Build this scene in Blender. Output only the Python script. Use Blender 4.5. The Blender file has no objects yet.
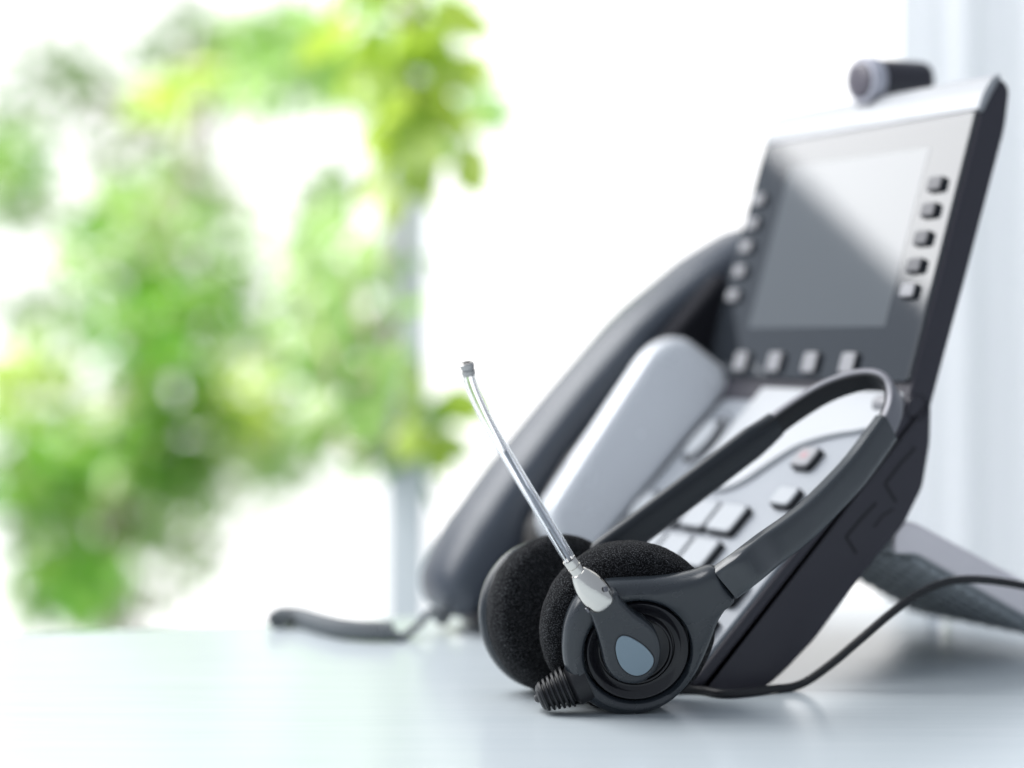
import bpy, bmesh, math, random
from mathutils import Vector, Matrix, noise as mnoise
random.seed(7)
V = Vector
C = bpy.context.scene
COL = C.collection
# ------------------------------------------------------------------ camera constants
F, YH, H = 2026.18, 342.18, .1455          # focal length in pixels, horizon row, eye height above desk (m)

def W(px, py, d):                           # world point at distance d
    return V(((px - 512) / F * d, d, H + (YH - py) / F * d))

# ------------------------------------------------------------------ object helpers
def mark(o, label=None, cat=None, group=None, kind=None):
    if label: o['label'] = label
    if cat: o['category'] = cat
    if group: o['group'] = group
    if kind: o['kind'] = kind
    return o

def thing(name, loc, label, cat, rz=0, group=None):
    o = bpy.data.objects.new(name, None)
    COL.objects.link(o)
    o.empty_display_size = .03
    o.location = loc
    o.rotation_euler = (0, 0, rz)
    return mark(o, label, cat, group)

def world_matrix(o):
    m = Matrix.Translation(o.location) @ o.rotation_euler.to_matrix().to_4x4()
    return world_matrix(o.parent) @ m if o.parent else m

class MB:
    def __init__(self):
        self.v, self.f, self.wn = [], [], False
    def add(self, vs, fs):
        k = len(self.v)
        self.v += [V(p) for p in vs]
        self.f += [tuple(i + k for i in f) for f in fs]
        return self
    def build(self, name, mat, parent=None, sharp=35, label=None, recalc=True):
        inv = world_matrix(parent).inverted() if parent else Matrix()
        me = bpy.data.meshes.new(name)
        me.from_pydata([inv @ p for p in self.v], [], self.f)
        bm = bmesh.new(); bm.from_mesh(me)
        bmesh.ops.remove_doubles(bm, verts=bm.verts, dist=1e-7)
        if recalc: bmesh.ops.recalc_face_normals(bm, faces=bm.faces)
        bm.to_mesh(me); bm.free()
        me.polygons.foreach_set('use_smooth', [True] * len(me.polygons))
        me.set_sharp_from_angle(angle=math.radians(sharp))
        me.materials.append(mat)
        o = bpy.data.objects.new(name, me)
        COL.objects.link(o)
        if self.wn:
            md = o.modifiers.new('normals', 'WEIGHTED_NORMAL'); md.keep_sharp = True; md.weight = 90
        if parent: o.parent = parent
        if label: o['label'] = label
        return o

def catmull(pts, n=8):
    pts = [V(p) for p in pts]
    out = []
    for i in range(len(pts) - 1):
        p0 = pts[i - 1] if i else 2 * pts[0] - pts[1]
        p1, p2 = pts[i], pts[i + 1]
        p3 = pts[i + 2] if i + 2 < len(pts) else 2 * pts[-1] - pts[-2]
        for k in range(n):
            t = k / n
            out.append(.5 * ((2 * p1) + (-p0 + p2) * t + (2 * p0 - 5 * p1 + 4 * p2 - p3) * t * t + (-p0 + 3 * p1 - 3 * p2 + p3) * t ** 3))
    out.append(pts[-1])
    return out

def tube(mb, pts, rad, seg=16, cap=True):
    pts = [V(p) for p in pts]
    rad = rad if isinstance(rad, (list, tuple)) else [rad] * len(pts)
    t = (pts[1] - pts[0]).normalized()
    a = t.orthogonal().normalized()
    vs, fs = [], []
    for i, p in enumerate(pts):
        q = pts[min(i + 1, len(pts) - 1)] - pts[max(i - 1, 0)]
        if q.length > 1e-9: t = q.normalized()
        a = (a - t * a.dot(t)).normalized()
        c = t.cross(a)
        for k in range(seg):
            g = 2 * math.pi * k / seg
            vs.append(p + (a * math.cos(g) + c * math.sin(g)) * rad[i])
    for i in range(len(pts) - 1):
        for k in range(seg):
            k2 = (k + 1) % seg
            fs.append((i * seg + k, i * seg + k2, (i + 1) * seg + k2, (i + 1) * seg + k))
    if cap:
        fs.append(tuple(range(seg))[::-1])
        fs.append(tuple((len(pts) - 1) * seg + k for k in range(seg)))
    return mb.add(vs, fs)

def ribbon(mb, pts, q, hw, ht, seg=24, ex=3.0):
    """a flat strap swept along pts: q is the width direction, hw/ht half width and half thickness (lists or numbers)"""
    n = len(pts)
    q = q if isinstance(q, list) else [q] * n
    hw = hw if isinstance(hw, (list, tuple)) else [hw] * n
    ht = ht if isinstance(ht, (list, tuple)) else [ht] * n
    vs, fs = [], []
    for i, p in enumerate(pts):
        t = (pts[min(i + 1, n - 1)] - pts[max(i - 1, 0)]).normalized()
        w = (q[i] - t * q[i].dot(t)).normalized()
        d = t.cross(w)
        for k in range(seg):
            g = 2 * math.pi * (k + .5) / seg
            cx, sx = math.cos(g), math.sin(g)
            x = math.copysign(abs(cx) ** (2 / ex), cx); y = math.copysign(abs(sx) ** (2 / ex), sx)
            vs.append(p + w * hw[i] * x + d * ht[i] * y)
    for i in range(n - 1):
        for k in range(seg):
            k2 = (k + 1) % seg
            fs.append((i * seg + k, i * seg + k2, (i + 1) * seg + k2, (i + 1) * seg + k))
    fs.append(tuple(range(seg))[::-1]); fs.append(tuple((n - 1) * seg + k for k in range(seg)))
    return mb.add(vs, fs)

def lathe(mb, prof, o, ax, seg=64, sx=1.0, ref=None):
    """prof: (radius, height) pairs turned about axis ax through o"""
    ax = ax.normalized()
    a = (ref - ax * ref.dot(ax)).normalized() if ref else ax.orthogonal().normalized()
    c = ax.cross(a)
    vs, fs = [], []
    for r, h in prof:
        r = max(r, 1e-6)
        for k in range(seg):
            g = 2 * math.pi * k / seg
            vs.append(o + ax * h + (a * math.cos(g) * sx + c * math.sin(g)) * r)
    for i in range(len(prof) - 1):
        for k in range(seg):
            k2 = (k + 1) % seg
            fs.append((i * seg + k, i * seg + k2, (i + 1) * seg + k2, (i + 1) * seg + k))
    fs.append(tuple(range(seg))[::-1]); fs.append(tuple((len(prof) - 1) * seg + k for k in range(seg)))
    return mb.add(vs, fs)

def smooth_prof(prof, n=5):
    return [(p.x, p.y) for p in catmull([V((r, h, 0)) for r, h in prof], n)]

def area2(p):
    return sum(p[i][0] * p[(i + 1) % len(p)][1] - p[(i + 1) % len(p)][0] * p[i][1] for i in range(len(p))) / 2

def inset(p, d):
    n = len(p); out = []
    for i in range(n):
        a, b_, c = V(p[i - 1]), V(p[i]), V(p[(i + 1) % n])
        e1, e2 = (b_ - a).normalized(), (c - b_).normalized()
        n1, n2 = V((-e1.y, e1.x)), V((-e2.y, e2.x))
        m = n1 + n2
        if m.length < 1e-6: m = n1
        m.normalize()
        k = max(.4, m.dot(n1))
        out.append(b_ + m * d / k)
    return out

def rpoly(pts, r, n=6):
    """rounded polygon; r a number or a list"""
    out = []; N = len(pts)
    for i in range(N):
        a, b_, c = V(pts[i - 1]), V(pts[i]), V(pts[(i + 1) % N])
        ri = r[i] if isinstance(r, (list, tuple)) else r
        if ri <= 0: out.append(b_); continue
        l = min((a - b_).length, (c - b_).length) * .49
        ri = min(ri, l)
        p, q = b_ + (a - b_).normalized() * ri, b_ + (c - b_).normalized() * ri
        for k in range(n + 1):
            t = k / n
            out.append(p * (1 - t) ** 2 + b_ * 2 * t * (1 - t) + q * t * t)
    return out

def prism(mb, outline, z0, z1, r, fn, r0=None, n=4):
    """solid from a 2-D outline between z0 and z1 with rounded rims; fn(x, y, z) -> world"""
    mb.wn = True
    p = [V((q[0], q[1])) for q in outline]
    if area2(p) < 0: p = p[::-1]
    r0 = r if r0 is None else r0
    rings = []
    for k in range(n + 1):
        g = math.pi / 2 * k / n
        if r0 > 0: rings.append((r0 * (1 - math.sin(g)), z0 + r0 * (1 - math.cos(g))))
        elif k == 0: rings.append((0, z0))
    for k in range(n + 1):
        g = math.pi / 2 * k / n
        if r > 0: rings.append((r * (1 - math.cos(g)), z1 - r * (1 - math.sin(g))))
        elif k == 0: rings.append((0, z1))
    N = len(p); vs, fs = [], []
    for d, z in rings:
        for q in (inset(p, d) if d > 0 else p): vs.append(fn(q[0], q[1], z))
    for i in range(len(rings) - 1):
        for k in range(N):
            k2 = (k + 1) % N
            fs.append((i * N + k, i * N + k2, (i + 1) * N + k2, (i + 1) * N + k))
    fs.append(tuple(range(N))[::-1]); fs.append(tuple((len(rings) - 1) * N + k for k in range(N)))
    return mb.add(vs, fs)

def rect(x0, y0, x1, y1, r=0, n=5):
    return rpoly([(x0, y0), (x1, y0), (x1, y1), (x0, y1)], r, n)

# ------------------------------------------------------------------ materials
def mat(name, col, rough=.5, metal=0, ior=1.45, spec=.5, trans=0, bump=0, bscale=2000, coat=0, var=0, vscale=60, alpha=1, sheen=0):
    m = bpy.data.materials.new(name); m.use_nodes = True
    nt = m.node_tree; b = nt.nodes['Principled BSDF']
    b.inputs['Base Color'].default_value = (*col, 1)
    b.inputs['Roughness'].default_value = rough
    b.inputs['Metallic'].default_value = metal
    b.inputs['IOR'].default_value = ior
    b.inputs['Specular IOR Level'].default_value = spec
    b.inputs['Transmission Weight'].default_value = trans
    b.inputs['Coat Weight'].default_value = coat
    b.inputs['Sheen Weight'].default_value = sheen
    tc = nt.nodes.new('ShaderNodeTexCoord')
    if bump:
        t = nt.nodes.new('ShaderNodeTexNoise'); t.inputs['Scale'].default_value = bscale; t.inputs['Detail'].default_value = 3
        nt.links.new(tc.outputs['Object'], t.inputs['Vector'])
        bp = nt.nodes.new('ShaderNodeBump'); bp.inputs['Strength'].default_value = bump; bp.inputs['Distance'].default_value = .0005
        nt.links.new(t.outputs['Fac'], bp.inputs['Height']); nt.links.new(bp.outputs['Normal'], b.inputs['Normal'])
    if var:
        t = nt.nodes.new('ShaderNodeTexNoise'); t.inputs['Scale'].default_value = vscale; t.inputs['Detail'].default_value = 6
        nt.links.new(tc.outputs['Object'], t.inputs['Vector'])
        mr = nt.nodes.new('ShaderNodeMapRange'); mr.inputs['To Min'].default_value = rough - var; mr.inputs['To Max'].default_value = rough + var
        nt.links.new(t.outputs['Fac'], mr.inputs['Value']); nt.links.new(mr.outputs['Result'], b.inputs['Roughness'])
    return m

M = {}
M['body'] = mat('dark grey plastic', (.034, .032, .043), .42, bump=.12, bscale=3500, var=.08)
M['recess_shade'] = mat('black recess shade', (.012, .012, .016), .8, spec=.2)  # black put in for the shade beside the handset cradle
M['groove'] = mat('black gap', (.004, .004, .006), .6)
M['silver'] = mat('silver painted plastic', (.25, .27, .30), .38, metal=.15, bump=.04, bscale=5000, var=.05)
M['wall'] = mat('silver grey plastic', (.74, .76, .79), .26, metal=.25, var=.05)
M['cap'] = mat('satin silver cap', (.38, .39, .405), .36, metal=.1, var=.05)
M['white_trim'] = mat('pale silver trim', (.44, .455, .475), .34, metal=.05, var=.05)
M['key_side'] = mat('black key side', (.01, .011, .014), .45)
M['key_top'] = mat('pale key top', (.365, .385, .41), .4, metal=.05, bump=.04, bscale=5000)
M['ring'] = mat('pale grey ring', (.5, .5, .56), .35)
M['soft_key'] = mat('grey button', (.27, .27, .285), .42, metal=.1)
M['glass'] = mat('black display glass', (.022, .026, .032), .05, ior=1.8)
M['lcd'] = mat('grey display', (.085, .094, .103), .05, ior=1.8)
M['red'] = mat('faded red mark', (.42, .24, .26), .5)
M['handset'] = mat('slate plastic', (.050, .060, .078), .36, spec=.8, bump=.08, bscale=3500, var=.06)
M['stand'] = mat('dark ribbed plastic', (.50, .53, .55), .45, bump=.1, bscale=2500)
M['stand_side'] = mat('pinkish grey plastic', (.88, .83, .85), .45)
M['lens_glass'] = mat('lens glass', (.10, .09, .11), .3, ior=1.6)
M['shell'] = mat('charcoal headset plastic', (.019, .024, .030), .27, spec=.75, bump=.05, bscale=4000, var=.03, vscale=90)
M['shell_dark'] = mat('black gloss plastic', (.010, .010, .013), .14, var=.04, vscale=120)
M['sleeve'] = mat('charcoal sleeve plastic', (.020, .026, .032), .27, ior=1.55, spec=.7, bump=.04, bscale=4000)
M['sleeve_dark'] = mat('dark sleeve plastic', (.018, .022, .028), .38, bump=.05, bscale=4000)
M['strap'] = mat('grey sprung strap', (.2, .2, .22), .35, metal=.3)
M['drop'] = mat('pale blue inlay', (.22, .29, .34), .28, bump=.05, bscale=4000)
M['rubber'] = mat('black rubber', (.009, .0095, .012), .45, bump=.1, bscale=2500)
M['chrome'] = mat('brushed nickel', (.66, .64, .60), .10, metal=1, bump=.06, bscale=900, var=.05, vscale=300)
M['nickel_dark'] = mat('worn nickel', (.42, .41, .40), .2, metal=1, var=.05, vscale=300)
M['rod'] = mat('grey inner tube', (.34, .35, .38), .2, metal=.4)
M['tube'] = mat('clear plastic tube', (.97, .98, 1), .02, ior=1.42, trans=1)
M['clear_foot'] = mat('clear rubber foot', (.9, .92, .95), .25, trans=.9)
M['cord'] = mat('grey cord', (.18, .195, .205), .5)

def foam_mat():
    m = mat('black foam', (.012, .012, .014), .95, spec=.12, sheen=.03)
    nt = m.node_tree; b = nt.nodes['Principled BSDF']; tc = nt.nodes['Texture Coordinate']
    n = nt.nodes.new('ShaderNodeTexNoise'); n.inputs['Scale'].default_value = 2100; n.inputs['Detail'].default_value = 4; n.inputs['Roughness'].default_value = .7
    nt.links.new(tc.outputs['Object'], n.inputs['Vector'])
    r = nt.nodes.new('ShaderNodeValToRGB')
    r.color_ramp.elements[0].position = .50; r.color_ramp.elements[0].color = (.003, .003, .004, 1)
    r.color_ramp.elements[1].position = .72; r.color_ramp.elements[1].color = (.18, .185, .195, 1)
    nt.links.new(n.outputs['Fac'], r.inputs['Fac']); nt.links.new(r.outputs['Color'], b.inputs['Base Color'])
    bp = nt.nodes.new('ShaderNodeBump'); bp.inputs['Strength'].default_value = .9; bp.inputs['Distance'].default_value = .0012
    nt.links.new(n.outputs['Fac'], bp.inputs['Height']); nt.links.new(bp.outputs['Normal'], b.inputs['Normal'])
    return m
M['foam'] = foam_mat()

def desk_mat():
    m = mat('white wood desk', (.78, .82, .84), .3)
    nt = m.node_tree; b = nt.nodes['Principled BSDF']; tc = nt.nodes['Texture Coordinate']
    mp = nt.nodes.new('ShaderNodeMapping'); mp.inputs['Scale'].default_value = (2.2, 34, 1); mp.inputs['Rotation'].default_value = (0, 0, math.radians(-8))
    nt.links.new(tc.outputs['Object'], mp.inputs['Vector'])
    n = nt.nodes.new('ShaderNodeTexNoise'); n.inputs['Scale'].default_value = 3; n.inputs['Detail'].default_value = 7; n.inputs['Roughness'].default_value = .62; n.inputs['Distortion'].default_value = .7
    nt.links.new(mp.outputs['Vector'], n.inputs['Vector'])
    r = nt.nodes.new('ShaderNodeValToRGB')
    r.color_ramp.elements[0].position = .3; r.color_ramp.elements[0].color = (.57, .625, .655, 1)
    r.color_ramp.elements[1].position = .62; r.color_ramp.elements[1].color = (.60, .65, .675, 1)
    nt.links.new(n.outputs['Fac'], r.inputs['Fac']); nt.links.new(r.outputs['Color'], b.inputs['Base Color'])
    mr = nt.nodes.new('ShaderNodeMapRange'); mr.inputs['To Min'].default_value = .16; mr.inputs['To Max'].default_value = .25
    nt.links.new(n.outputs['Fac'], mr.inputs['Value']); nt.links.new(mr.outputs['Result'], b.inputs['Roughness'])
    bp = nt.nodes.new('ShaderNodeBump'); bp.inputs['Strength'].default_value = .05; bp.inputs['Distance'].default_value = .0003
    nt.links.new(n.outputs['Fac'], bp.inputs['Height']); nt.links.new(bp.outputs['Normal'], b.inputs['Normal'])
    return m
M['desk'] = desk_mat()
M['desk'].node_tree.nodes['Principled BSDF'].inputs['Specular IOR Level'].default_value = .22

def leaf_mat(name, cols, tr=.6):
    m = bpy.data.materials.new(name); m.use_nodes = True
    nt = m.node_tree; nt.nodes.clear()
    out = nt.nodes.new('ShaderNodeOutputMaterial')
    g = nt.nodes.new('ShaderNodeNewGeometry')
    r = nt.nodes.new('ShaderNodeValToRGB')
    while len(r.color_ramp.elements) < len(cols): r.color_ramp.elements.new(.5)
    for i, c in enumerate(cols):
        r.color_ramp.elements[i].position = i / (len(cols) - 1); r.color_ramp.elements[i].color = (*c, 1)
    nt.links.new(g.outputs['Random Per Island'], r.inputs['Fac'])
    d = nt.nodes.new('ShaderNodeBsdfDiffuse'); t = nt.nodes.new('ShaderNodeBsdfTranslucent'); gl = nt.nodes.new('ShaderNodeBsdfGlossy')
    gl.inputs['Roughness'].default_value = .35
    mx = nt.nodes.new('ShaderNodeMixShader'); mx.inputs['Fac'].default_value = tr
    m2 = nt.nodes.new('ShaderNodeMixShader'); m2.inputs['Fac'].default_value = .05
    for s in (d, t): nt.links.new(r.outputs['Color'], s.inputs['Color'])
    nt.links.new(d.outputs[0], mx.inputs[1]); nt.links.new(t.outputs[0], mx.inputs[2])
    nt.links.new(mx.outputs[0], m2.inputs[1]); nt.links.new(gl.outputs[0], m2.inputs[2])
    nt.links.new(m2.outputs[0], out.inputs['Surface'])
    return m
M['leaf_green'] = leaf_mat('green leaves', [(.09, .30, .025), (.15, .38, .035), (.25, .44, .07), (.36, .50, .18)])
M['leaf_lime'] = leaf_mat('lime leaves', [(.44, .64, .06), (.58, .74, .12), (.54, .70, .20)])
M['leaf_pale'] = leaf_mat('pale leaves', [(.26, .50, .11), (.36, .58, .16), (.48, .64, .30)])
M['bark'] = mat('bark', (.24, .21, .15), .8, bump=.5, bscale=120)
M['post'] = mat('grey painted post', (.64, .69, .71), .5)
def curtain_mat():
    m = leaf_mat('white curtain', [(.92, .935, .95), (.92, .935, .95)], .7)
    return m
M['curtain'] = curtain_mat()

# ------------------------------------------------------------------ desk
P1, P2 = W(0, 634, 1.0096), W(841, 597, 1.156)
ed = (P2 - P1); ed.z = 0; ed.normalize()
A, B = P1 - ed * .75, P1 + ed * 1.6
desk = thing('desk', (0, .8, 0), 'white wood-grained desk top that the phone and headset stand on', 'desk')
mb = MB()
prism(mb, rpoly([(A.x, .25), (1.3, .25), (B.x, B.y), (A.x, A.y)], .02), -.028, 0, .003, lambda x, y, z: V((x, y, z)))
mb.build('desk_top', M['desk'], desk)

# ------------------------------------------------------------------ phone frames
th, ph = .448486, .300367
u = V((-math.sin(th), math.cos(th), 0)); b = V((math.cos(th), math.sin(th), 0)); Z = V((0, 0, 1))
R0 = V((.167402, .910293, .006947 + H)) - u * .0278          # right side plane
s0 = V((104.3, 107.0)).normalized()
S = b * s0.x + Z * s0.y
N = S.cross(u)
if N.z < 0: N = -N
# profile values were measured relative to the eye height
O = V((R0.x, R0.y, H)) + b * -.117 + Z * -.141
def PL(a, c, z):                            # millimetres: a to the left, c to the back, z up from desk
    return V((R0.x, R0.y, 0)) + u * (a / 1e3) + b * (c / 1e3) + Z * (z / 1e3)
def KP(a, s, n):                            # millimetres on the sloping key face
    return O + u * (a / 1e3) + S * (s / 1e3) + N * (n / 1e3)
e = b * math.sin(ph) + Z * math.cos(ph)
n_ = -b * math.cos(ph) + Z * math.sin(ph)
G = V((.17274554, .88201323, H - .01709609))
def PN(a, t, h):                            # millimetres on the display panel
    return G + u * (a / 1e3) + e * (t / 1e3) + n_ * (h / 1e3)
def kps(a0, s, n):                          # (c, z) of a key-face point, for profiles
    p = KP(0, s, n); q = p - V((R0.x, R0.y, 0)); return (q.dot(b) * 1e3, q.z * 1e3)

RZ = math.atan2(-u.y, -u.x)
phone = thing('desk_phone', PL(110, -90, 0), 'dark and silver desk phone with a tilted display, propped up on its stand', 'phone', RZ)

# base: the dark tub
prof_back = [(-108, .6), (-100, 0), (-86, 0), (-79, 1.2), (-70, 7.5), (-56, 19), (-41, 35), (-25, 51.5), (-9.5, 66), (.5, 82), (4.4, 101), (5.0, 117), (3.5, 122)]
top_lo, bot_lo = kps(0, 164, -5.2), kps(0, 3, -5.2)
prof = [tuple(bot_lo)] + [tuple(x) for x in [(-114, 1.8)]] + prof_back + [tuple(top_lo)]
mb = MB()
prism(mb, rpoly(prof, [2, 3] + [3] * 13 + [2], 4), 0, 243, 1.6, lambda x, y, z: PL(z, x, y))
base = mb.build('base', M['body'], phone, 50)
# upper rim of the tub above the seam
mb = MB()
prism(mb, rect(.3, 0, 242.5, 165, 6), -4.7, 0, 1.8, lambda x, y, z: KP(x, y, z), r0=.2)
mb.build('base_rim', M['body'], phone, 50)
# slots on the near side
def side_pt(px, py):
    r = V(((px - 512) / F, 1, (YH - py) / F)); q = V((R0.x, R0.y, H)); o = V((0, 0, H))
    t = (q - o).dot(u) / r.dot(u); return o + r * t
for pl in ([(915, 448), (900, 464), (885, 484), (896, 502)], [(876, 503), (860, 520), (846, 537), (856, 553)], [(893, 509), (882, 516), (874, 527)]):
    mb = MB(); pts = [side_pt(*q) - u * .00005 for q in pl]
    for i in range(len(pts) - 1):
        ribbon(mb, [pts[i], pts[i] * .5 + pts[i + 1] * .5, pts[i + 1]], (pts[i + 1] - pts[i]).cross(u).normalized(), .0006 if len(pl) == 4 else .0004, .0003, 8)
    mb.build('side_slot', M['groove'], base)
# silver face plate
face = [(2.2, 1), (2.2, 156), (150, 156), (152, 40), (128, 4)]
mb = MB()
prism(mb, rpoly(face, [9, 4, 4, 14, 12], 10), -.5, 1.6, 1.0, KP, r0=0)
plate = mb.build('face_plate', M['silver'], phone)
# upper trim with the wavy lower edge
wave = [V((x, y, 0)) for x, y in [(4, 143), (18, 139), (30, 136.5), (42, 133), (54, 127), (64, 116), (74, 104), (86, 98), (102, 97), (118, 100)]]
wv = [(p.x, p.y) for p in catmull(wave, 5)]
mb = MB()
prism(mb, wv + [(119, 170), (5, 170)], 1.2, 4.0, 1.2, KP, r0=0)
mb.build('upper_trim', M['white_trim'], phone)
# tall silver side of the handset cradle, with round ends
def hump_top(s): return 30 + (s - 45) / 120 * 14
mb = MB()
hum = [(44, 0), (44, 22), (52, hump_top(50)), (100, hump_top(100)), (152, hump_top(152)), (168, 36), (171, 0)]
prism(mb, rpoly(hum, [0, 14, 12, 0, 22, 20, 0], 8), 151, 178, 5.5, lambda x, y, z: KP(151 + .3 * y + (z - 151) * (1 - .0125 * y), x, y))
mb.build('cradle_wall', M['wall'], phone)
mb = MB()
prism(mb, rect(179, 6, 241, 162, 10), -1, 9, 3, KP)
prism(mb, rect(179, 158, 241, 212, 8), 0, 13, 3, KP)
cr = mb.build('cradle', M['body'], phone)
mb = MB()
prism(mb, rect(174.6, 160, 189.5, 214, 8), 0, 35, 4, KP)
mb.build('cradle_shade_block', M['recess_shade'], cr)  # solid black block in place of the shadowed recess

# number keys
def key(a, s, w=20.8, h=15.6, top=None, name='number_key', z=1.4, hgt=4.2, parent=phone):
    mb = MB()
    prism(mb, rect(a - w / 2 - .6, s - h / 2 - .6, a + w / 2 + .6, s + h / 2 + .6, 3.2), z - .6, z + hgt - 1.1, .4, KP, r0=0)
    k = mb.build(name, M['key_side'], parent)
    mb = MB()
    prism(mb, rect(a - w / 2, s - h / 2, a + w / 2, s + h / 2, 3), z + hgt - 1.4, z + hgt, .9, KP, r0=0)
    mb.build('key_cap', top or M['key_top'], k)
    return k
for r in range(4):
    for c in range(3):
        key(60 + c * 23.5, 82 - r * 21)
for s in (24, 45, 66):
    key(17, s, 15, 12, name='function_key')
key(30, 98, 15, 10, name='function_key')
rk = key(38, 121, 14, 11, name='release_key', top=M['soft_key'])
mb = MB(); prism(mb, rect(35.5, 119.5, 40.5, 123, 1.5), 5.4, 5.75, .1, KP, r0=0); mb.build('red_mark', M['red'], rk)
# round buttons left of the keys, on a long raised strip
mb = MB(); prism(mb, rect(124.5, 34, 147.5, 146, 11), 1.2, 1.9, .2, KP, r0=0); strip = mb.build('side_strip', M['key_side'], phone)
mb = MB(); prism(mb, rect(125.5, 35, 146.5, 145, 10.5), 1.4, 2.6, .5, KP, r0=0); mb.build('strip_face', M['silver'], strip)
for (a, s, rx, ry) in ((134, 127, 7.5, 12), (137, 82, 7, 9), (137, 54, 7, 9)):
    mb = MB()
    el = [(a + rx * 1.25 * math.cos(g * .2617994), s + ry * 1.25 * math.sin(g * .2617994)) for g in range(24)]
    prism(mb, el, 2.4, 3.4, .4, KP, r0=0)
    k = mb.build('round_key', M['key_side'], phone)
    mb = MB()
    el = [(a + rx * math.cos(g * .2617994), s + ry * math.sin(g * .2617994)) for g in range(24)]
    prism(mb, el, 2.8, 5.8, 1.8, KP, r0=0)
    mb.build('key_cap', M['key_top'], k)

# display panel
PW = 174
def pbox(p):                                # panel profile in (t, -h) -> world, z runs over a
    return p
pprof = [(-14, -2.2), (126, -2.2), (137, -3.4), (144.5, -7), (142, -14.5), (124, -17.5), (60, -16.5), (-14, -14.8)]
mb = MB()
prism(mb, rpoly(pprof, [2, 0, 3, 4, 7, 6, 0, 3], 5), 0, PW, 1.6, lambda x, y, z: PN(z, x, y))
panel = mb.build('display_panel', M['body'], phone, 50)
mb = MB()
prism(mb, rpoly([(1.4, 0), (PW - 6, 0), (PW - 1, 16), (PW - 1, 125.6), (1.4, 125.6)], [3, 12, 12, 2, 2]), -3, 0, .35, PN, r0=0)
glass = mb.build('bezel_glass', M['glass'], panel)
mb = MB()
prism(mb, rect(27.8, 25.2, 141.8, 110.7, 1.2), -.2, .12, .1, PN, r0=0)
mb.build('screen', M['lcd'], glass)
cap = [(125.9, .2), (134, -.4), (142.8, -3.4), (145.4, -7.4), (143.5, -7.8), (134, -5), (125.9, -3)]
mb = MB()
prism(mb, rpoly(cap, [.6, 2, 3, .8, .5, 2, .5], 5), -.6, PW + .6, .8, lambda x, y, z: PN(z, x, y))
mb.build('silver_cap', M['cap'], panel)
M['soft_against_glare'] = mat('button dimmed against glare', (.085, .085, .095), .35)  # same grey keys, contrast with the display's bright reflection put into the colour
def soft(a, t, w, h, top='soft_key'):
    mb = MB(); prism(mb, rect(a - w / 2 - .5, t - h / 2 - .5, a + w / 2 + .5, t + h / 2 + .5, 2), -.4, 1.7, .3, PN, r0=0)
    k = mb.build('soft_key', M['key_side'], panel)
    mb = MB(); prism(mb, rect(a - w / 2, t - h / 2, a + w / 2, t + h / 2, 1.2), 1.2, 2.5, .45, PN, r0=0)
    mb.build('key_cap', M[top], k)
for t in (91.6, 79.3, 66.1, 53.3, 41.5): soft(15.0, t, 9.8, 6.0, 'soft_against_glare' if t > 42 else 'soft_key')
for t in (94, 81, 68.5, 55.3, 42.3): soft(161.5, t, 9.5, 5.6)
for a in (137.5, 107.3, 77, 46.5): soft(a, 7.5, 10.5, 9.6)
# hinge knuckle at the panel foot
mb2 = MB()
lathe(mb2, smooth_prof([(.0001, -.0012), (.0048, -.001), (.0058, .0004), (.0058, .149), (.0045, .150), (.0001, .150)], 2), PL(9, -3, 117), u, 32)
mb2.build('hinge', M['body'], phone)
mb = MB()
lathe(mb, smooth_prof([(.0001, -.0012), (.003, -.001), (.0042, .001), (.0042, .014), (.0001, .0145)], 3), KP(3, 155.5, 3.0), u, 24)
mb.build('hinge_pin', M['soft_key'], phone)
# camera on top
ax = (n_ * .97 - Z * .34 - u * .05).normalized()
c0 = PN(93, 152, -2)
cam_o = c0 - ax * .006
mb = MB()
lathe(mb, [(.0001, -.027), (.0078, -.027), (.0088, -.0262), (.0092, -.024), (.0103, .004), (.0103, .0042), (.0001, .0042)], cam_o, ax, 40)
cam_part = mb.build('video_camera', M['body'], phone)
mb = MB()
lathe(mb, [(.0001, .004), (.0105, .004), (.0113, .005), (.0115, .0115), (.0108, .0125), (.0090, .0125), (.0001, .0122)], cam_o, ax, 40)
mb.build('camera_ring', M['ring'], cam_part)
mb = MB()
lathe(mb, smooth_prof([(.0090, .0122), (.0088, .0134), (.0066, .0142), (.0001, .0146)], 3), cam_o, ax, 40)
mb.build('camera_lens', M['lens_glass'], cam_part)
mb = MB()
prism(mb, rect(85, 136, 101, 151, 3), -11, -2, 1, PN)
mb.build('camera_mount', M['body'], cam_part)

# stand behind
sp = [(-11, 62), (-6, 66.8), (0, 66.5), (56, 39.8), (100, 17.5), (103, 8), (90, 7), (56, 24.5), (1.2, 52.5), (-11, 53)]
mb = MB()
prism(mb, rpoly(sp, [3, 3, 3, 0, 6, 3, 3, 0, 3, 3], 5), 8.6, 126, 1, lambda x, y, z: PL(z, x, y))
# ribs on the underside
p0, p1 = V((1.2, 52.5)), V((86, 9)); dd = (p1 - p0).normalized(); nn = V((-dd.y, dd.x)); nn = nn if nn.y < 0 else -nn
for k in range(12):
    q = p0 + dd * (8 + k * 7.6)
    prism(mb, [(q.x, q.y), (q.x + dd.x * 1.4, q.y + dd.y * 1.4), (q.x + dd.x * 1.4 + nn.x * 1.6, q.y + dd.y * 1.4 + nn.y * 1.6), (q.x + nn.x * 1.6, q.y + nn.y * 1.6)], 14, 122, 0, lambda x, y, z: PL(z, x, y), r0=0)
for k in range(8):
    a = 16 + k * 13
    qa, qb = p0 + dd * 6, p0 + dd * 92
    prism(mb, [(qa.x, qa.y), (qb.x, qb.y), (qb.x + nn.x * 2.4, qb.y + nn.y * 2.4), (qa.x + nn.x * 2.4, qa.y + nn.y * 2.4)], a, a + 1.4, 0, lambda x, y, z: PL(z, x, y), r0=0)
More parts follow.
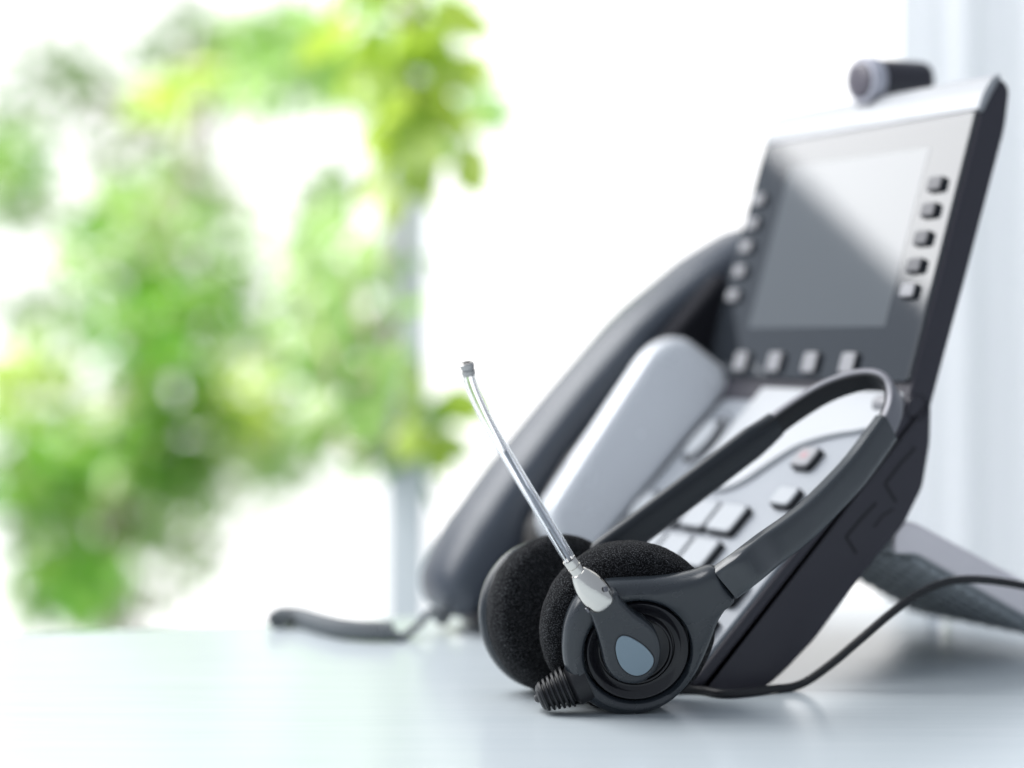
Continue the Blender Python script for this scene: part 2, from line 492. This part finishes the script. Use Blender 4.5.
stand = mb.build('stand', M['stand'], phone)
mb = MB()
prism(mb, rpoly(sp, [3, 3, 3, 0, 6, 3, 3, 0, 3, 3], 5), 5, 8.4, 1.4, lambda x, y, z: PL(z, x, y))
mb.build('stand_side', M['stand_side'], stand)
mb = MB()
for a in (20, 112):
    mb = MB(); lathe(mb, smooth_prof([(.0001, 0), (.005, 0), (.006, .001), (.0055, .011), (.0001, .0112)], 2), PL(a, 95, 0), Z, 20)
    mb.build('rubber_foot', M['clear_foot'], stand)

# ------------------------------------------------------------------ handset
hs = thing('handset', KP(214, 120, 10), 'slate grey telephone handset resting in the cradle at the left of the phone', 'handset', RZ)
def interp(t, xs, ys):
    if t <= xs[0]: return ys[0]
    for i in range(len(xs) - 1):
        if t <= xs[i + 1]:
            f = (t - xs[i]) / (xs[i + 1] - xs[i]); f = f * f * (3 - 2 * f) * .35 + f * .65
            return ys[i] + (ys[i + 1] - ys[i]) * f
    return ys[-1]
vs, fs = [], []; seg = 36
ss = [-8, -7.6, -6.5, -4, 0, 5, 12, 20, 30, 40, 50, 60, 75, 90, 105, 120, 135, 150, 165, 180, 195, 208, 220, 230, 240, 250, 256, 260, 262, 262.6]
for s in ss:
    nt_ = interp(s, [-8, 0, 8, 29, 68, 119, 170, 215, 245, 262.6], [27, 34.5, 38.5, 43, 46, 48, 48, 41.5, 33.5, 25])
    nb = interp(s, [-8, 10, 36, 52, 90, 160, 200, 216, 240, 262.6], [9.5, 6.5, 8, 18, 24, 23, 16, 4, 2, 3])
    hw = interp(s, [-8, 20, 60, 120, 190, 230, 262.6], [22, 25, 23, 21, 23, 25, 22])
    k = 1.0
    d_end = min(s + 8, 262.6 - s)
    if d_end < 7: k = math.sqrt(max(0, 1 - (1 - d_end / 7) ** 2)) * .55 + .45 if d_end > .01 else .4
    mid, hn = (nt_ + nb) / 2, (nt_ - nb) / 2
    for q in range(seg):
        g = 2 * math.pi * q / seg
        cx, sx = math.cos(g), math.sin(g)
        x = math.copysign(abs(cx) ** .72, cx); y = math.copysign(abs(sx) ** .72, sx)
        vs.append(KP(214 + hw * x * k, s, mid + hn * y * k))
for i in range(len(ss) - 1):
    for q in range(seg):
        q2 = (q + 1) % seg
        fs.append((i * seg + q, i * seg + q2, (i + 1) * seg + q2, (i + 1) * seg + q))
fs.append(tuple(range(seg))[::-1]); fs.append(tuple((len(ss) - 1) * seg + q for q in range(seg)))
MB().add(vs, fs).build('handset_body', M['handset'], hs, 60)
for s in (18, 236):
    mb = MB()
    lathe(mb, [(.0001, -.002), (.017, -.002), (.019, 0), (.019, .004), (.0001, .004)], KP(214, s, 5 if s < 100 else 1.5), N, 32)
    mb.build('mouthpiece' if s < 100 else 'earpiece', M['body'], hs)
mb = MB()
tube(mb, [KP(214, -4, 16), KP(214, -14, 14)], [.0045, .0035], 16)
mb.build('cord_socket', M['cord'], hs)

# ------------------------------------------------------------------ coiled cord of the handset
cord = thing('coiled_cord', W(350, 641, .985), 'grey coiled handset cord lying on the desk, left of the phone', 'cord')
cord.location.z = 0
cpath = catmull([W(276, 622, 1.026), W(283, 615, 1.04), W(300, 617, 1.035), W(322, 625, 1.01), W(345, 630, .992), W(372, 632, .985), W(394, 632.5, .985)], 10)
cpath = [V((p.x, p.y, .0052)) for p in cpath]
# even spacing
L = [0]
for i in range(1, len(cpath)): L.append(L[-1] + (cpath[i] - cpath[i - 1]).length)
def at_len(l):
    for i in range(1, len(L)):
        if l <= L[i]:
            f = (l - L[i - 1]) / max(1e-9, L[i] - L[i - 1]); return cpath[i - 1].lerp(cpath[i], f)
    return cpath[-1]
turns = int(L[-1] / .0025); hel = []
for k in range(turns * 14 + 1):
    l = L[-1] * k / (turns * 14); p = at_len(l); t = (at_len(min(L[-1], l + .002)) - at_len(max(0, l - .002))).normalized()
    sd = t.cross(Z).normalized(); g = 2 * math.pi * k / 14
    hel.append(p + (sd * math.cos(g) + Z * math.sin(g)) * .0037)
mb = MB(); tube(mb, hel, .0014, 8)
mb.build('coil', M['cord'], cord)
mb = MB()
tail = catmull([cpath[-1] - Z * .001, W(401, 638, .985), W(415, 628, .995), W(432, 612, 1.005), KP(214, -13, 14.2)], 8)
tube(mb, tail, .0021, 12)
mb.build('cord_tail', M['cord'], cord)

# ------------------------------------------------------------------ headset
head = thing('headset', V((.0475, .80, 0)), 'black headset with two foam ear cushions and a clear boom, leaning against the phone', 'headset')
D = W(632, 651, .785)
I = V((-.10, .96, .25)).normalized(); no = -I
ry = (Z - no * Z.dot(no)).normalized(); rx = ry.cross(no).normalized()
if rx.x < 0: rx = -rx
def dpl(px, py, h=0):
    r = V(((px - 512) / F, 1, (YH - py) / F)); o = V((0, 0, H)); P0 = D + no * h
    t = (P0 - o).dot(no) / r.dot(no); q = o + r * t - P0
    return (q.dot(rx), q.dot(ry))
def DP(x, y, h): return D + rx * x + ry * y + no * h
# flared housing ring
outer_px = [(562, 645), (564, 628), (570, 610), (580, 595), (594, 586), (610, 582), (630, 580.5), (655, 579.5), (675, 577.5), (694, 573.5), (715, 568), (725, 582), (735, 597),
            (728, 604), (720, 616), (714, 632), (706, 652), (696, 672), (684, 688), (668, 702), (650, 710.5), (632, 714), (612, 712.5), (594, 705), (579, 693), (568, 676), (563, 660)]
op = [V((*dpl(*q, -.004), 0)) for q in outer_px]
op = catmull(op + [op[0]], 5)[:-1]
cx, cy = dpl(638, 652.5)
RG = .0210
ang = [math.atan2(p.y - cy, p.x - cx) for p in op]
vs, fs = [], []
NN = len(op)
# rings run from the back rim over the front face down into the groove
def lay(fr, h, base='o'):
    for p, a in zip(op, ang):
        d = V((p.x - cx, p.y - cy)); ln = d.length; d.normalize()
        if base == 'o':
            rr = ln - fr
        elif base == 'm':
            rr = RG + (ln - RG) * fr
        else:
            rr = RG + fr
        vs.append(DP(cx + d.x * rr, cy + d.y * rr, h))
lay(.0015, -.0105); lay(.0003, -.009); lay(0, -.006); lay(.0002, -.0035); lay(.0011, -.0013); lay(.0026, -.0001); lay(.0040, .0004)
lay(.45, .0008, 'm'); lay(.18, .0006, 'm'); lay(.0006, 0, 'g'); lay(0, -.0009, 'g'); lay(0, -.006, 'g'); lay(-.004, -.007, 'g')
nr = len(vs) // NN
for i in range(nr - 1):
    for k in range(NN):
        k2 = (k + 1) % NN
        fs.append((i * NN + k, i * NN + k2, (i + 1) * NN + k2, (i + 1) * NN + k))
shell = MB().add(vs, fs).build('ear_housing', M['shell'], head, 50)
GC = DP(cx, cy, 0)
mb = MB()
lathe(mb, [(.0202, -.008), (.0202, -.0012), (.0198, -.0006), (.0192, -.0007), (.0172, -.0022), (.0160, -.0030), (.0150, -.0032), (.0148, -.0042), (.0144, -.0042), (.0142, -.0022), (.0137, -.0016), (.0131, -.0017), (.0128, -.003), (.0120, -.0032), (.011, -.0028), (.0001, -.0028)], GC, no, 96, ref=rx)
dish = mb.build('ear_dish', M['shell_dark'], shell, 40)
mb = MB()
lathe(mb, [(.0255, -.0102), (.026, -.0105), (.0275, -.014), (.0255, -.0185), (.0001, -.0185)], GC, no, 64)
mb.build('cushion_mount', M['shell_dark'], shell, 40)
# small glint piece in the dish
# foam cushion
def foam(o, axis, r, t, name, parent):
    pr = [(.0001, -.35 * t), (.30 * r, -.40 * t), (.42 * r, -.5 * t), (.60 * r, -.62 * t), (.80 * r, -.60 * t), (.93 * r, -.42 * t), (r, 0), (.985 * r, .25 * t), (.93 * r, .42 * t), (.80 * r, .5 * t), (.55 * r, .5 * t), (.0001, .5 * t)]
    mb = MB(); lathe(mb, smooth_prof(pr, 5), o, axis, 96)
    mb.v = [p + (p - o).normalized() * (.00045 * mnoise.noise(p * 130) + .00022 * mnoise.noise(p * 520)) for p in mb.v]
    return mb.build(name, M['foam'], parent, 80)
FC = DP(*dpl(636, 648), 0) + I * .0225
FC.z = max(FC.z, .0328)
foam(FC, no, .0351, .021, 'foam_cushion', head)
# lever carrying the boom
lv = [(588, 608), (614, 592), (622, 601), (634, 613), (648, 623), (656, 632), (660.5, 645), (660, 660), (655, 672), (645, 681), (634, 684), (622, 682.5), (612, 676), (605, 665), (602, 652), (599, 640), (594, 624)]
lo = [V((*dpl(*q, .004), 0)) for q in lv]
lo = [(p.x, p.y) for p in catmull(lo[:], 4)]
mb = MB()
prism(mb, lo, -.003, .0052, .0022, DP, r0=0, n=6)
lever = mb.build('boom_pivot', M['shell'], head, 50)
td = [(520, 285), (545, 286), (575, 298), (620, 325), (655, 356), (680, 390), (684, 420), (670, 450), (640, 478), (600, 490), (560, 480), (525, 452), (503, 415), (491, 370), (490, 335), (500, 302)]
tp = [V((*dpl(520 + x / 5.12, 580 + y / 5.12, .0052), 0)) for x, y in td]
tp = [(p.x, p.y) for p in catmull(tp + [tp[0]], 4)[:-1]]
mb = MB(); prism(mb, inset([V(p) for p in (tp if area2(tp) > 0 else tp[::-1])], -.0004), .0045, .0053, .0001, DP, r0=0); mb.build('inlay_groove', M['groove'], lever)
mb = MB(); prism(mb, tp, .0045, .0056, .0004, DP, r0=0); mb.build('drop_inlay', M['drop'], lever)
# nickel joint and boom
J0, J1 = DP(*dpl(602, 602, .0015), .0015), DP(*dpl(578, 572, .002), .002)
ja = (J1 - J0); jl = ja.length; ja.normalize()
mb = MB()
lathe(mb, smooth_prof([(.0054, -.0008), (.0058, 0), (.0061, .1 * jl), (.0062, .3 * jl), (.0058, .55 * jl), (.0047, .78 * jl), (.0034, .95 * jl), (.0025, jl), (.0001, jl + .0002)], 4), J0, ja, 40)
joint = mb.build('boom_joint', M['chrome'], head)
side = ja.cross(no).normalized()
for (al, sd) in ((.34, 1), (.13, -1)):
    mb = MB()
    dirn = (side * sd * .72 + no * .72).normalized()
    if sd < 0: dirn = (-side * .9 + no * .42).normalized()
    lathe(mb, [(.0001, 0), (.0011, 0), (.0011, .0004), (.0008, .0005), (.0008, .0003), (.0001, .0003)], J0 + ja * (al * jl) + dirn * .0065, dirn, 16)
    mb.build('joint_screw', M['strap'], joint)
J2 = DP(*dpl(572.5, 564.5, .002), .002)
mb = MB()
lathe(mb, [(.0001, -.001), (.0025, -.001), (.0027, -.0003), (.0027, .0026), (.0023, .0028), (.0023, .0033), (.0027, .0035), (.0027, .0062), (.0024, .0066), (.0001, .0066)], J1, (J2 - J1).normalized(), 28)
mb.build('boom_clip', M['chrome'], joint)
h = .003
bt = [J2, DP(*dpl(560, 543.5, h), h), DP(*dpl(535, 502, h), h), DP(*dpl(507, 455.5, h), h), DP(*dpl(490, 426, h), h), DP(*dpl(478, 402, h), h), DP(*dpl(471, 384, h), h), DP(*dpl(467.5, 368, h), h)]
bp_ = catmull(bt, 8)
mb = MB(); tube(mb, bp_, .0024, 24)
k_ = MB(); tube(k_, bp_[1:-1], .0015, 20)
# outside faces look out, the bore's faces look into the bore
def vol(m):
    return sum(m.v[f[0]].dot(m.v[f[i]].cross(m.v[f[i + 1]])) for f in m.f for i in range(1, len(f) - 1))
if vol(mb) < 0: mb.f = [f[::-1] for f in mb.f]
if vol(k_) > 0: k_.f = [f[::-1] for f in k_.f]
mb.add(k_.v, k_.f)
boom = mb.build('boom_tube', M['tube'], head, recalc=False)
mb = MB(); tube(mb, bp_[0:26], .0007, 14); mb.build('inner_rod', M['rod'], boom)
td_ = (bp_[-1] - bp_[-3]).normalized()
mb = MB()
lathe(mb, [(.0001, -.0028), (.0023, -.0028), (.0026, -.0024), (.0026, -.0008), (.0022, -.0006), (.0022, -.0002), (.0027, 0), (.0027, .0018), (.0023, .0022), (.0016, .0022), (.0015, .0012), (.0001, .0012)], bp_[-1], td_, 24)
mb.build('boom_tip', M['nickel_dark'], boom)
# cable relief
B0, B1 = DP(*dpl(578, 682, -.006), -.006), DP(*dpl(541, 697.5, -.006), -.006)
B1.z = max(B1.z, .0062); ba = (B1 - B0); bl = ba.length; ba.normalize()
pr = [(.0001, -.004), (.0086, -.004), (.0086, .1 * bl)]
k0 = .22
for k in range(6):
    hh = bl * (k0 + k * .125); rr = .0083 - k * .00045
    pr += [(rr * .78, hh), (rr * .78, hh + bl * .03), (rr, hh + bl * .045), (rr, hh + bl * .10)]
pr += [(.0054, bl * .97), (.0050, bl * 1.02), (.0038, bl * 1.06), (.0001, bl * 1.08)]
mb = MB(); lathe(mb, pr, B0, ba, 32)
mb.build('cable_relief', M['rubber'], head, 30)
# the cable: round behind the cup, along the phone's front and up in an arch to the right
cab = [B0 + ba * bl * .95, B0 + ba * bl * 1.06 + V((0, .0035, -.0005)), B1 + V((.001, .013, -.002)), V((.024, .815, .002)), V((.042, .828, .002)), W(690, 693, .838), W(725, 696.5, .828), W(770, 693, .838), W(800, 684.5, .846), W(830, 665, .845), W(862, 638, .842), W(890, 614, .845), W(915, 596, .85), W(940, 584, .856), W(965, 579.5, .863), W(995, 581, .872), W(1040, 589, .88), W(1100, 603, .89), W(1180, 640, .90)]
for p in cab: p.z = max(p.z, .0019)
mb = MB(); tube(mb, catmull(cab, 8), .0018, 14)
mb.build('cable', M['rubber'], head)
# far cup
FA = V((.50, -.85, .13)).normalized()
FO = W(560, 617, .842); FO.z = .0325
foam(FO, FA, .0332, .018, 'foam_cushion', head)
mb = MB()
lathe(mb, smooth_prof([(.0001, .0), (.027, 0), (.0305, .0008), (.0314, .003), (.030, .007), (.024, .010), (.0001, .011)], 4), FO - FA * .0085, -FA, 72)
far = mb.build('far_ear_housing', M['shell'], head)
far.name = 'ear_housing.001'
# headband
q = V((-.5, -.45, .70)).normalized()
j0, j1 = DP(*dpl(735, 597, -.0045), -.0045), DP(*dpl(715, 568, -.0045), -.0045)
arm = catmull([(j0 + j1) / 2, DP(*dpl(746, 567, -.0045), -.0045), W(768, 549.5, .799), W(792, 532, .808), W(815, 512.5, .818), W(850, 476, .832), W(872, 447.5, .842), W(886, 428, .849)], 8)
mb = MB()
nA = len(arm)
q0 = (j1 - j0).normalized()
hw0 = (j1 - j0).length / 2
ribbon(mb, arm, [q0.lerp(q, min(1, i / 30)) for i in range(nA)], [hw0 - (hw0 - .0071) * min(1, i / (nA * .8)) for i in range(nA)], [.0044 - .0014 * i / nA for i in range(nA)], 40, 4.5)
mb.build('headband_sleeve', M['sleeve'], head, 60)
strap = catmull([W(872, 447, .842), W(886, 428, .849), W(894, 408, .8545), W(893, 391, .859), W(884, 381, .863), W(868, 378.5, .867), W(846, 383, .870), W(820, 394, .871), W(790, 413, .870), W(770, 428, .868), W(740, 450, .864)], 8)
mb = MB(); ribbon(mb, strap, q, .0050, .0019, 20, 5)
st = mb.build('headband_strap', M['strap'], head, 60)
ctr = W(800, 470, .855); shade_path = []
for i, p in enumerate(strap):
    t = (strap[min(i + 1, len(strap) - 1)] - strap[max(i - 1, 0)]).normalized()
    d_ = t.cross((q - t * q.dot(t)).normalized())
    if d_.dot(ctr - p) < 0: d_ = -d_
    shade_path.append(p + d_ * .0022)
mb = MB(); ribbon(mb, shade_path, q, .0046, .0007, 16, 5)
mb.build('strap_shade_strip', M['rubber'], st, 60)  # added black strip, stands in for shade on the strap's inner face
farm = catmull([W(776, 424, .869), W(760, 437, .867), W(740, 452, .864), W(690, 490, .858), W(640, 528, .852), W(600, 558, .848), W(575, 580, .85)], 8)
mb = MB(); nF = len(farm)
ribbon(mb, farm, q, [.0060 + .0016 * min(1, i / 12) for i in range(nF)], .0034, 28, 2.6)
mb.build('headband_sleeve', M['sleeve_dark'], head, 60)

# ------------------------------------------------------------------ beyond the desk: post, curtain, foliage
post = thing('window_post', V((-.1, 1.9, -.8)), 'narrow grey window post standing behind the desk', 'post')
mb = MB()
x0, x1 = (385 - 512) / F * 1.9, (428 - 512) / F * 1.9
prism(mb, rect(x0, 1.89, x1, 1.902, .002), -.8, .30 + H, .003, lambda x, y, z: V((x, y, z)))
mb.build('post_shaft', M['post'], post)

cur = thing('curtain', V((.46, 1.7, -.8)), 'pale curtain hanging in soft folds at the right edge, behind the phone', 'curtain')
mb = MB(); vs, fs = [], []
nc = 160
for i in range(nc + 1):
    t = i / nc; x = .315 + .5 * t
    y = 1.66 + .0045 * math.sin(t * 40 + .8 * math.sin(t * 9)) + .003 * math.sin(t * 97)
    for z in (-.8, 0, .4, 1.1): vs.append(V((x, y, z)))
for i in range(nc):
    for k in range(3): fs.append((i * 4 + k, i * 4 + 4 + k, i * 4 + 5 + k, i * 4 + 1 + k))
mb.add(vs, fs)
co = mb.build('curtain_cloth', M['curtain'], cur, 80)
sm = co.modifiers.new('thick', 'SOLIDIFY'); sm.thickness = .0015

def leaf(mb, p, size, d, up):
    d = d.normalized(); w = d.cross(up)
    if w.length < .1: w = d.orthogonal()
    w.normalize(); n = w.cross(d)
    l, hw = size, size * random.uniform(.24, .36)
    bend = random.uniform(-.15, .25) * l
    ps = [p, p + d * l * .3 + w * hw * .85 + n * .05 * l, p + d * l * .62 + w * hw * .8 - n * bend * .3, p + d * l - n * bend,
          p + d * l * .62 - w * hw * .8 - n * bend * .3, p + d * l * .3 - w * hw * .85 + n * .05 * l, p + d * l * .33 - n * .02 * l, p + d * l * .65 - n * (.04 * l + bend * .35)]
    mb.add(ps, [(0, 1, 6), (0, 6, 5), (1, 2, 7, 6), (6, 7, 4, 5), (2, 3, 7), (7, 3, 4)])

def rdir():
    while True:
        v = V((random.uniform(-1, 1), random.uniform(-1, 1), random.uniform(-1, 1)))
        if .1 < v.length < 1: return v.normalized()

def tree(name, label, cat, base, trunk_px, clumps, mats, group=None):
    """clumps: (px, py, radius px, distance, leaves, leaf size px, material index)"""
    root = thing(name, base, label, cat, 0, group)
    mb = MB()
    tp_ = [W(*t[:3]) for t in trunk_px]
    tr = catmull(tp_, 6)
    r0, r1 = trunk_px[0][3], trunk_px[-1][3]
    tube(mb, tr, [r0 + (r1 - r0) * i / (len(tr) - 1) for i in range(len(tr))], 10)
    mb.build('trunk', M['bark'], root)
    crowns = {}
    for (px, py, rp, d, nl, ls, mi) in clumps:
        c = W(px, py, d); R = rp / F * d
        j = min(tr, key=lambda p: (p - c).length + max(0, p.z - c.z) * .6)
        limb = MB(); tube(limb, catmull([j, j.lerp(c, .5) + V((0, 0, -.1 * (c - j).length)), c], 5), [.012 * (1 - .07 * k) * min(1, r1 / .012 + .3) for k in range(11)], 6)
        limb.build('limb', M['bark'], root)
        mbl = crowns.setdefault(mi, MB())
        for _ in range(nl):
            o = rdir() * R * random.random() ** .5
            dr = (o.normalized() * .5 + rdir() * .8 + V((0, 0, -.35)))
            leaf(mbl, c + V((o.x, o.y * 1.3, o.z)), ls / F * d * random.uniform(.7, 1.3), dr, rdir())
    for mi, m_ in crowns.items(): m_.build('crown', M[mats[mi]], root, 80)
    return root

mt = ['leaf_green', 'leaf_lime', 'leaf_pale']
tree('leafy_tree', 'tall leafy green tree outside the window, filling the left of the view', 'tree', V((-.9, 3.8, -1.2)),
     [(118, 1100, 3.8, .03), (116, 640, 3.8, .026), (112, 500, 3.8, .022), (140, 330, 3.85, .016), (190, 150, 3.9, .010), (230, 20, 3.95, .006)],
     [(165, 335, 62, 3.6, 120, 36, 0), (115, 258, 56, 3.8, 90, 34, 0), (175, 425, 56, 3.7, 90, 34, 0), (105, 430, 56, 3.9, 80, 34, 0), (30, 470, 60, 3.7, 120, 36, 0), (85, 575, 42, 3.6, 80, 34, 0), (50, 530, 42, 3.7, 60, 34, 0),
      (12, 165, 40, 3.9, 60, 34, 0), (20, 385, 46, 3.9, 50, 34, 1), (238, 395, 46, 3.8, 60, 34, 1), (175, 88, 24, 3.7, 22, 40, 1), (215, 245, 50, 3.9, 60, 30, 2), (190, 195, 40, 3.9, 40, 30, 2),
      (265, 62, 62, 3.8, 80, 30, 2), (325, 70, 54, 3.8, 70, 30, 2), (290, 40, 50, 3.8, 50, 30, 0), (140, 205, 54, 4.0, 50, 28, 2), (60, 330, 40, 4.0, 34, 28, 2),
      (235, 320, 46, 4.0, 50, 30, 2), (150, 505, 46, 3.9, 44, 30, 2), (220, 470, 46, 3.9, 46, 30, 2), (300, 330, 44, 4.0, 34, 28, 2), (330, 190, 34, 4.0, 30, 28, 2), (40, 600, 34, 3.8, 30, 28, 2), (150, 455, 40, 3.7, 50, 34, 0),
      (130, 90, 60, 5.2, 44, 24, 2), (300, 400, 60, 5.2, 60, 24, 2), (200, 520, 60, 5.2, 44, 24, 2),
      (20, 90, 50, 5.2, 26, 24, 2), (270, 470, 50, 5.2, 26, 24, 2), (210, 20, 50, 5.2, 34, 24, 2), (130, 570, 46, 5.2, 26, 24, 2), (10, 300, 40, 5.2, 30, 24, 2), (150, 150, 40, 5.2, 16, 24, 2),
      (100, 60, 50, 5.2, 26, 24, 2), (40, 60, 40, 5.2, 12, 24, 2), (330, 460, 40, 5.2, 20, 24, 2), (60, 560, 60, 5.2, 50, 24, 2), (170, 560, 50, 5.2, 20, 24, 2), (60, 125, 70, 5.2, 24, 24, 2), (55, 285, 55, 5.2, 26, 24, 2), (250, 165, 50, 5.2, 14, 24, 2), (300, 250, 50, 5.2, 20, 24, 2), (140, 560, 70, 5.2, 24, 24, 2), (100, 190, 50, 5.2, 22, 24, 2), (270, 500, 60, 5.2, 10, 24, 2), (210, 130, 50, 5.2, 14, 24, 2), (10, 130, 40, 5.0, 24, 26, 2), (15, 205, 36, 5.0, 30, 26, 2), (70, 85, 40, 5.2, 24, 26, 2), (160, 250, 80, 5.4, 70, 26, 2), (230, 440, 70, 5.4, 70, 26, 2), (350, 290, 50, 5.2, 50, 26, 2), (370, 370, 50, 5.0, 50, 26, 2), (190, 40, 50, 5.2, 40, 26, 2), (290, 430, 50, 5.2, 40, 26, 2)], mt)
tree('hanging_plant', 'lime-leaved plant trailing down in front of the grey post', 'plant', W(450, -700, 1.76),
     [(450, -700, 1.76, .006), (430, -200, 1.76, .005), (414, 20, 1.77, .004), (400, 250, 1.79, .003), (385, 430, 1.81, .002)],
     [(384, 14, 48, 1.74, 24, 64, 1), (418, 92, 40, 1.74, 20, 64, 1), (398, 56, 46, 1.76, 24, 64, 1), (440, 140, 28, 1.74, 8, 54, 1), (402, 168, 26, 1.76, 8, 54, 1), (345, 40, 40, 1.8, 16, 54, 2), (408, 130, 34, 1.74, 14, 60, 1), (420, 30, 40, 2.6, 24, 50, 2), (440, 110, 36, 2.6, 20, 50, 2),
      (345, 250, 46, 2.3, 26, 44, 2), (370, 215, 30, 2.2, 12, 44, 2), (345, 330, 48, 2.3, 34, 44, 2), (320, 385, 44, 2.3, 26, 44, 2), (370, 415, 38, 2.0, 36, 44, 0), (428, 425, 30, 1.75, 16, 50, 1), (396, 405, 34, 1.76, 14, 50, 2), (405, 435, 30, 1.9, 16, 48, 0),
      (400, 345, 34, 1.76, 6, 50, 2), (400, 270, 30, 1.76, 5, 50, 2), (300, 280, 36, 2.4, 12, 42, 2)], mt)

# ------------------------------------------------------------------ light
w = bpy.data.worlds.new('World'); C.world = w; w.use_nodes = True
nt = w.node_tree; bg = nt.nodes['Background']
tc = nt.nodes.new('ShaderNodeTexCoord'); sp_ = nt.nodes.new('ShaderNodeSeparateXYZ')
nt.links.new(tc.outputs['Generated'], sp_.inputs[0])
mr = nt.nodes.new('ShaderNodeMapRange'); mr.interpolation_type = 'SMOOTHSTEP'
mr.inputs['From Min'].default_value = .62; mr.inputs['From Max'].default_value = .92
nt.links.new(sp_.outputs['Y'], mr.inputs['Value'])
rp = nt.nodes.new('ShaderNodeValToRGB')
rp.color_ramp.elements[0].color = (.36, .40, .46, 1); rp.color_ramp.elements[1].color = (1.8, 1.8, 1.8, 1)
nt.links.new(mr.outputs['Result'], rp.inputs['Fac'])
# the room behind the camera is brighter on the left, where its windows are
mx = nt.nodes.new('ShaderNodeMapRange'); mx.inputs['From Min'].default_value = -.8; mx.inputs['From Max'].default_value = .8
mx.inputs['To Min'].default_value = 1.45; mx.inputs['To Max'].default_value = 1.1
nt.links.new(sp_.outputs['X'], mx.inputs['Value'])
m1 = nt.nodes.new('ShaderNodeMix'); m1.data_type = 'FLOAT'
nt.links.new(mr.outputs['Result'], m1.inputs[0]); nt.links.new(mx.outputs['Result'], m1.inputs[2]); m1.inputs[3].default_value = 1
vm = nt.nodes.new('ShaderNodeVectorMath'); vm.operation = 'SCALE'
nt.links.new(rp.outputs['Color'], vm.inputs[0]); nt.links.new(m1.outputs[0], vm.inputs['Scale'])
nt.links.new(vm.outputs['Vector'], bg.inputs['Color'])
bg.inputs['Strength'].default_value = 1.0

def area(name, loc, X, Y, sx, sy, watts, col=(1, 1, 1)):
    l = bpy.data.lights.new(name, 'AREA'); l.shape = 'RECTANGLE'; l.size = sx; l.size_y = sy; l.energy = watts; l.color = col
    o = bpy.data.objects.new(name, l); COL.objects.link(o)
    X = X.normalized(); Yv = (Y - X * Y.dot(X)).normalized(); Zv = X.cross(Yv)
    o.matrix_world = Matrix(((X.x, Yv.x, Zv.x, loc.x), (X.y, Yv.y, Zv.y, loc.y), (X.z, Yv.z, Zv.z, loc.z), (0, 0, 0, 1)))
    return o
# big window light at the left; its lower edge runs through the mirror image seen in the display
E0 = V((-.867, 1.865, .640 + H)); E1 = V((-.915, 1.594, .520 + H))
ex_ = (E0 - E1).normalized(); nl = V((.76, -.54, -.37))
ey = ex_.cross(nl).normalized()
if ey.z < 0: ey = -ey
LX, LY = 1.7, 2.0
loc = (E0 + E1) / 2 + ey * LY / 2 - ex_ * .15
lamp = area('window_light', loc, ex_, ey, LX, LY, 60)
zdir = lamp.matrix_world.to_3x3() @ V((0, 0, -1))
if zdir.dot(nl) < 0: lamp = (bpy.data.objects.remove(lamp), area('window_light', loc, -ex_, ey, LX, LY, 60))[1]

# added lamp without a visible source, aimed at the trees to brighten the foliage
l2 = V((-1.3, 2.3, 2.2)); t2 = V((-.50, 3.4, .10)); dz = (t2 - l2).normalized()
X2 = dz.cross(Z).normalized(); Y2 = X2.cross(dz)
ol = area('foliage_fill_light', l2, X2, Y2, 2.0, 1.5, 88, (1, .97, .92)); ol.data.spread = math.radians(75)
# ------------------------------------------------------------------ camera
cd = bpy.data.cameras.new('camera'); cam = bpy.data.objects.new('camera', cd); COL.objects.link(cam)
cam.location = (0, 0, H); cam.rotation_euler = (math.pi / 2, 0, 0)
cd.sensor_width = 36; cd.lens = F / 1024 * 36
cd.shift_y = -(384 - YH) / 1024
cd.clip_start = .01; cd.clip_end = 200
cd.dof.use_dof = True; cd.dof.focus_distance = .787; cd.dof.aperture_fstop = 3.25
C.camera = cam
C.view_settings.view_transform = 'Standard'; C.view_settings.look = 'None'; C.view_settings.exposure = 0; C.view_settings.gamma = 1
C.cycles.max_bounces = 10; C.cycles.transparent_max_bounces = 12
C.cycles.use_denoising = True
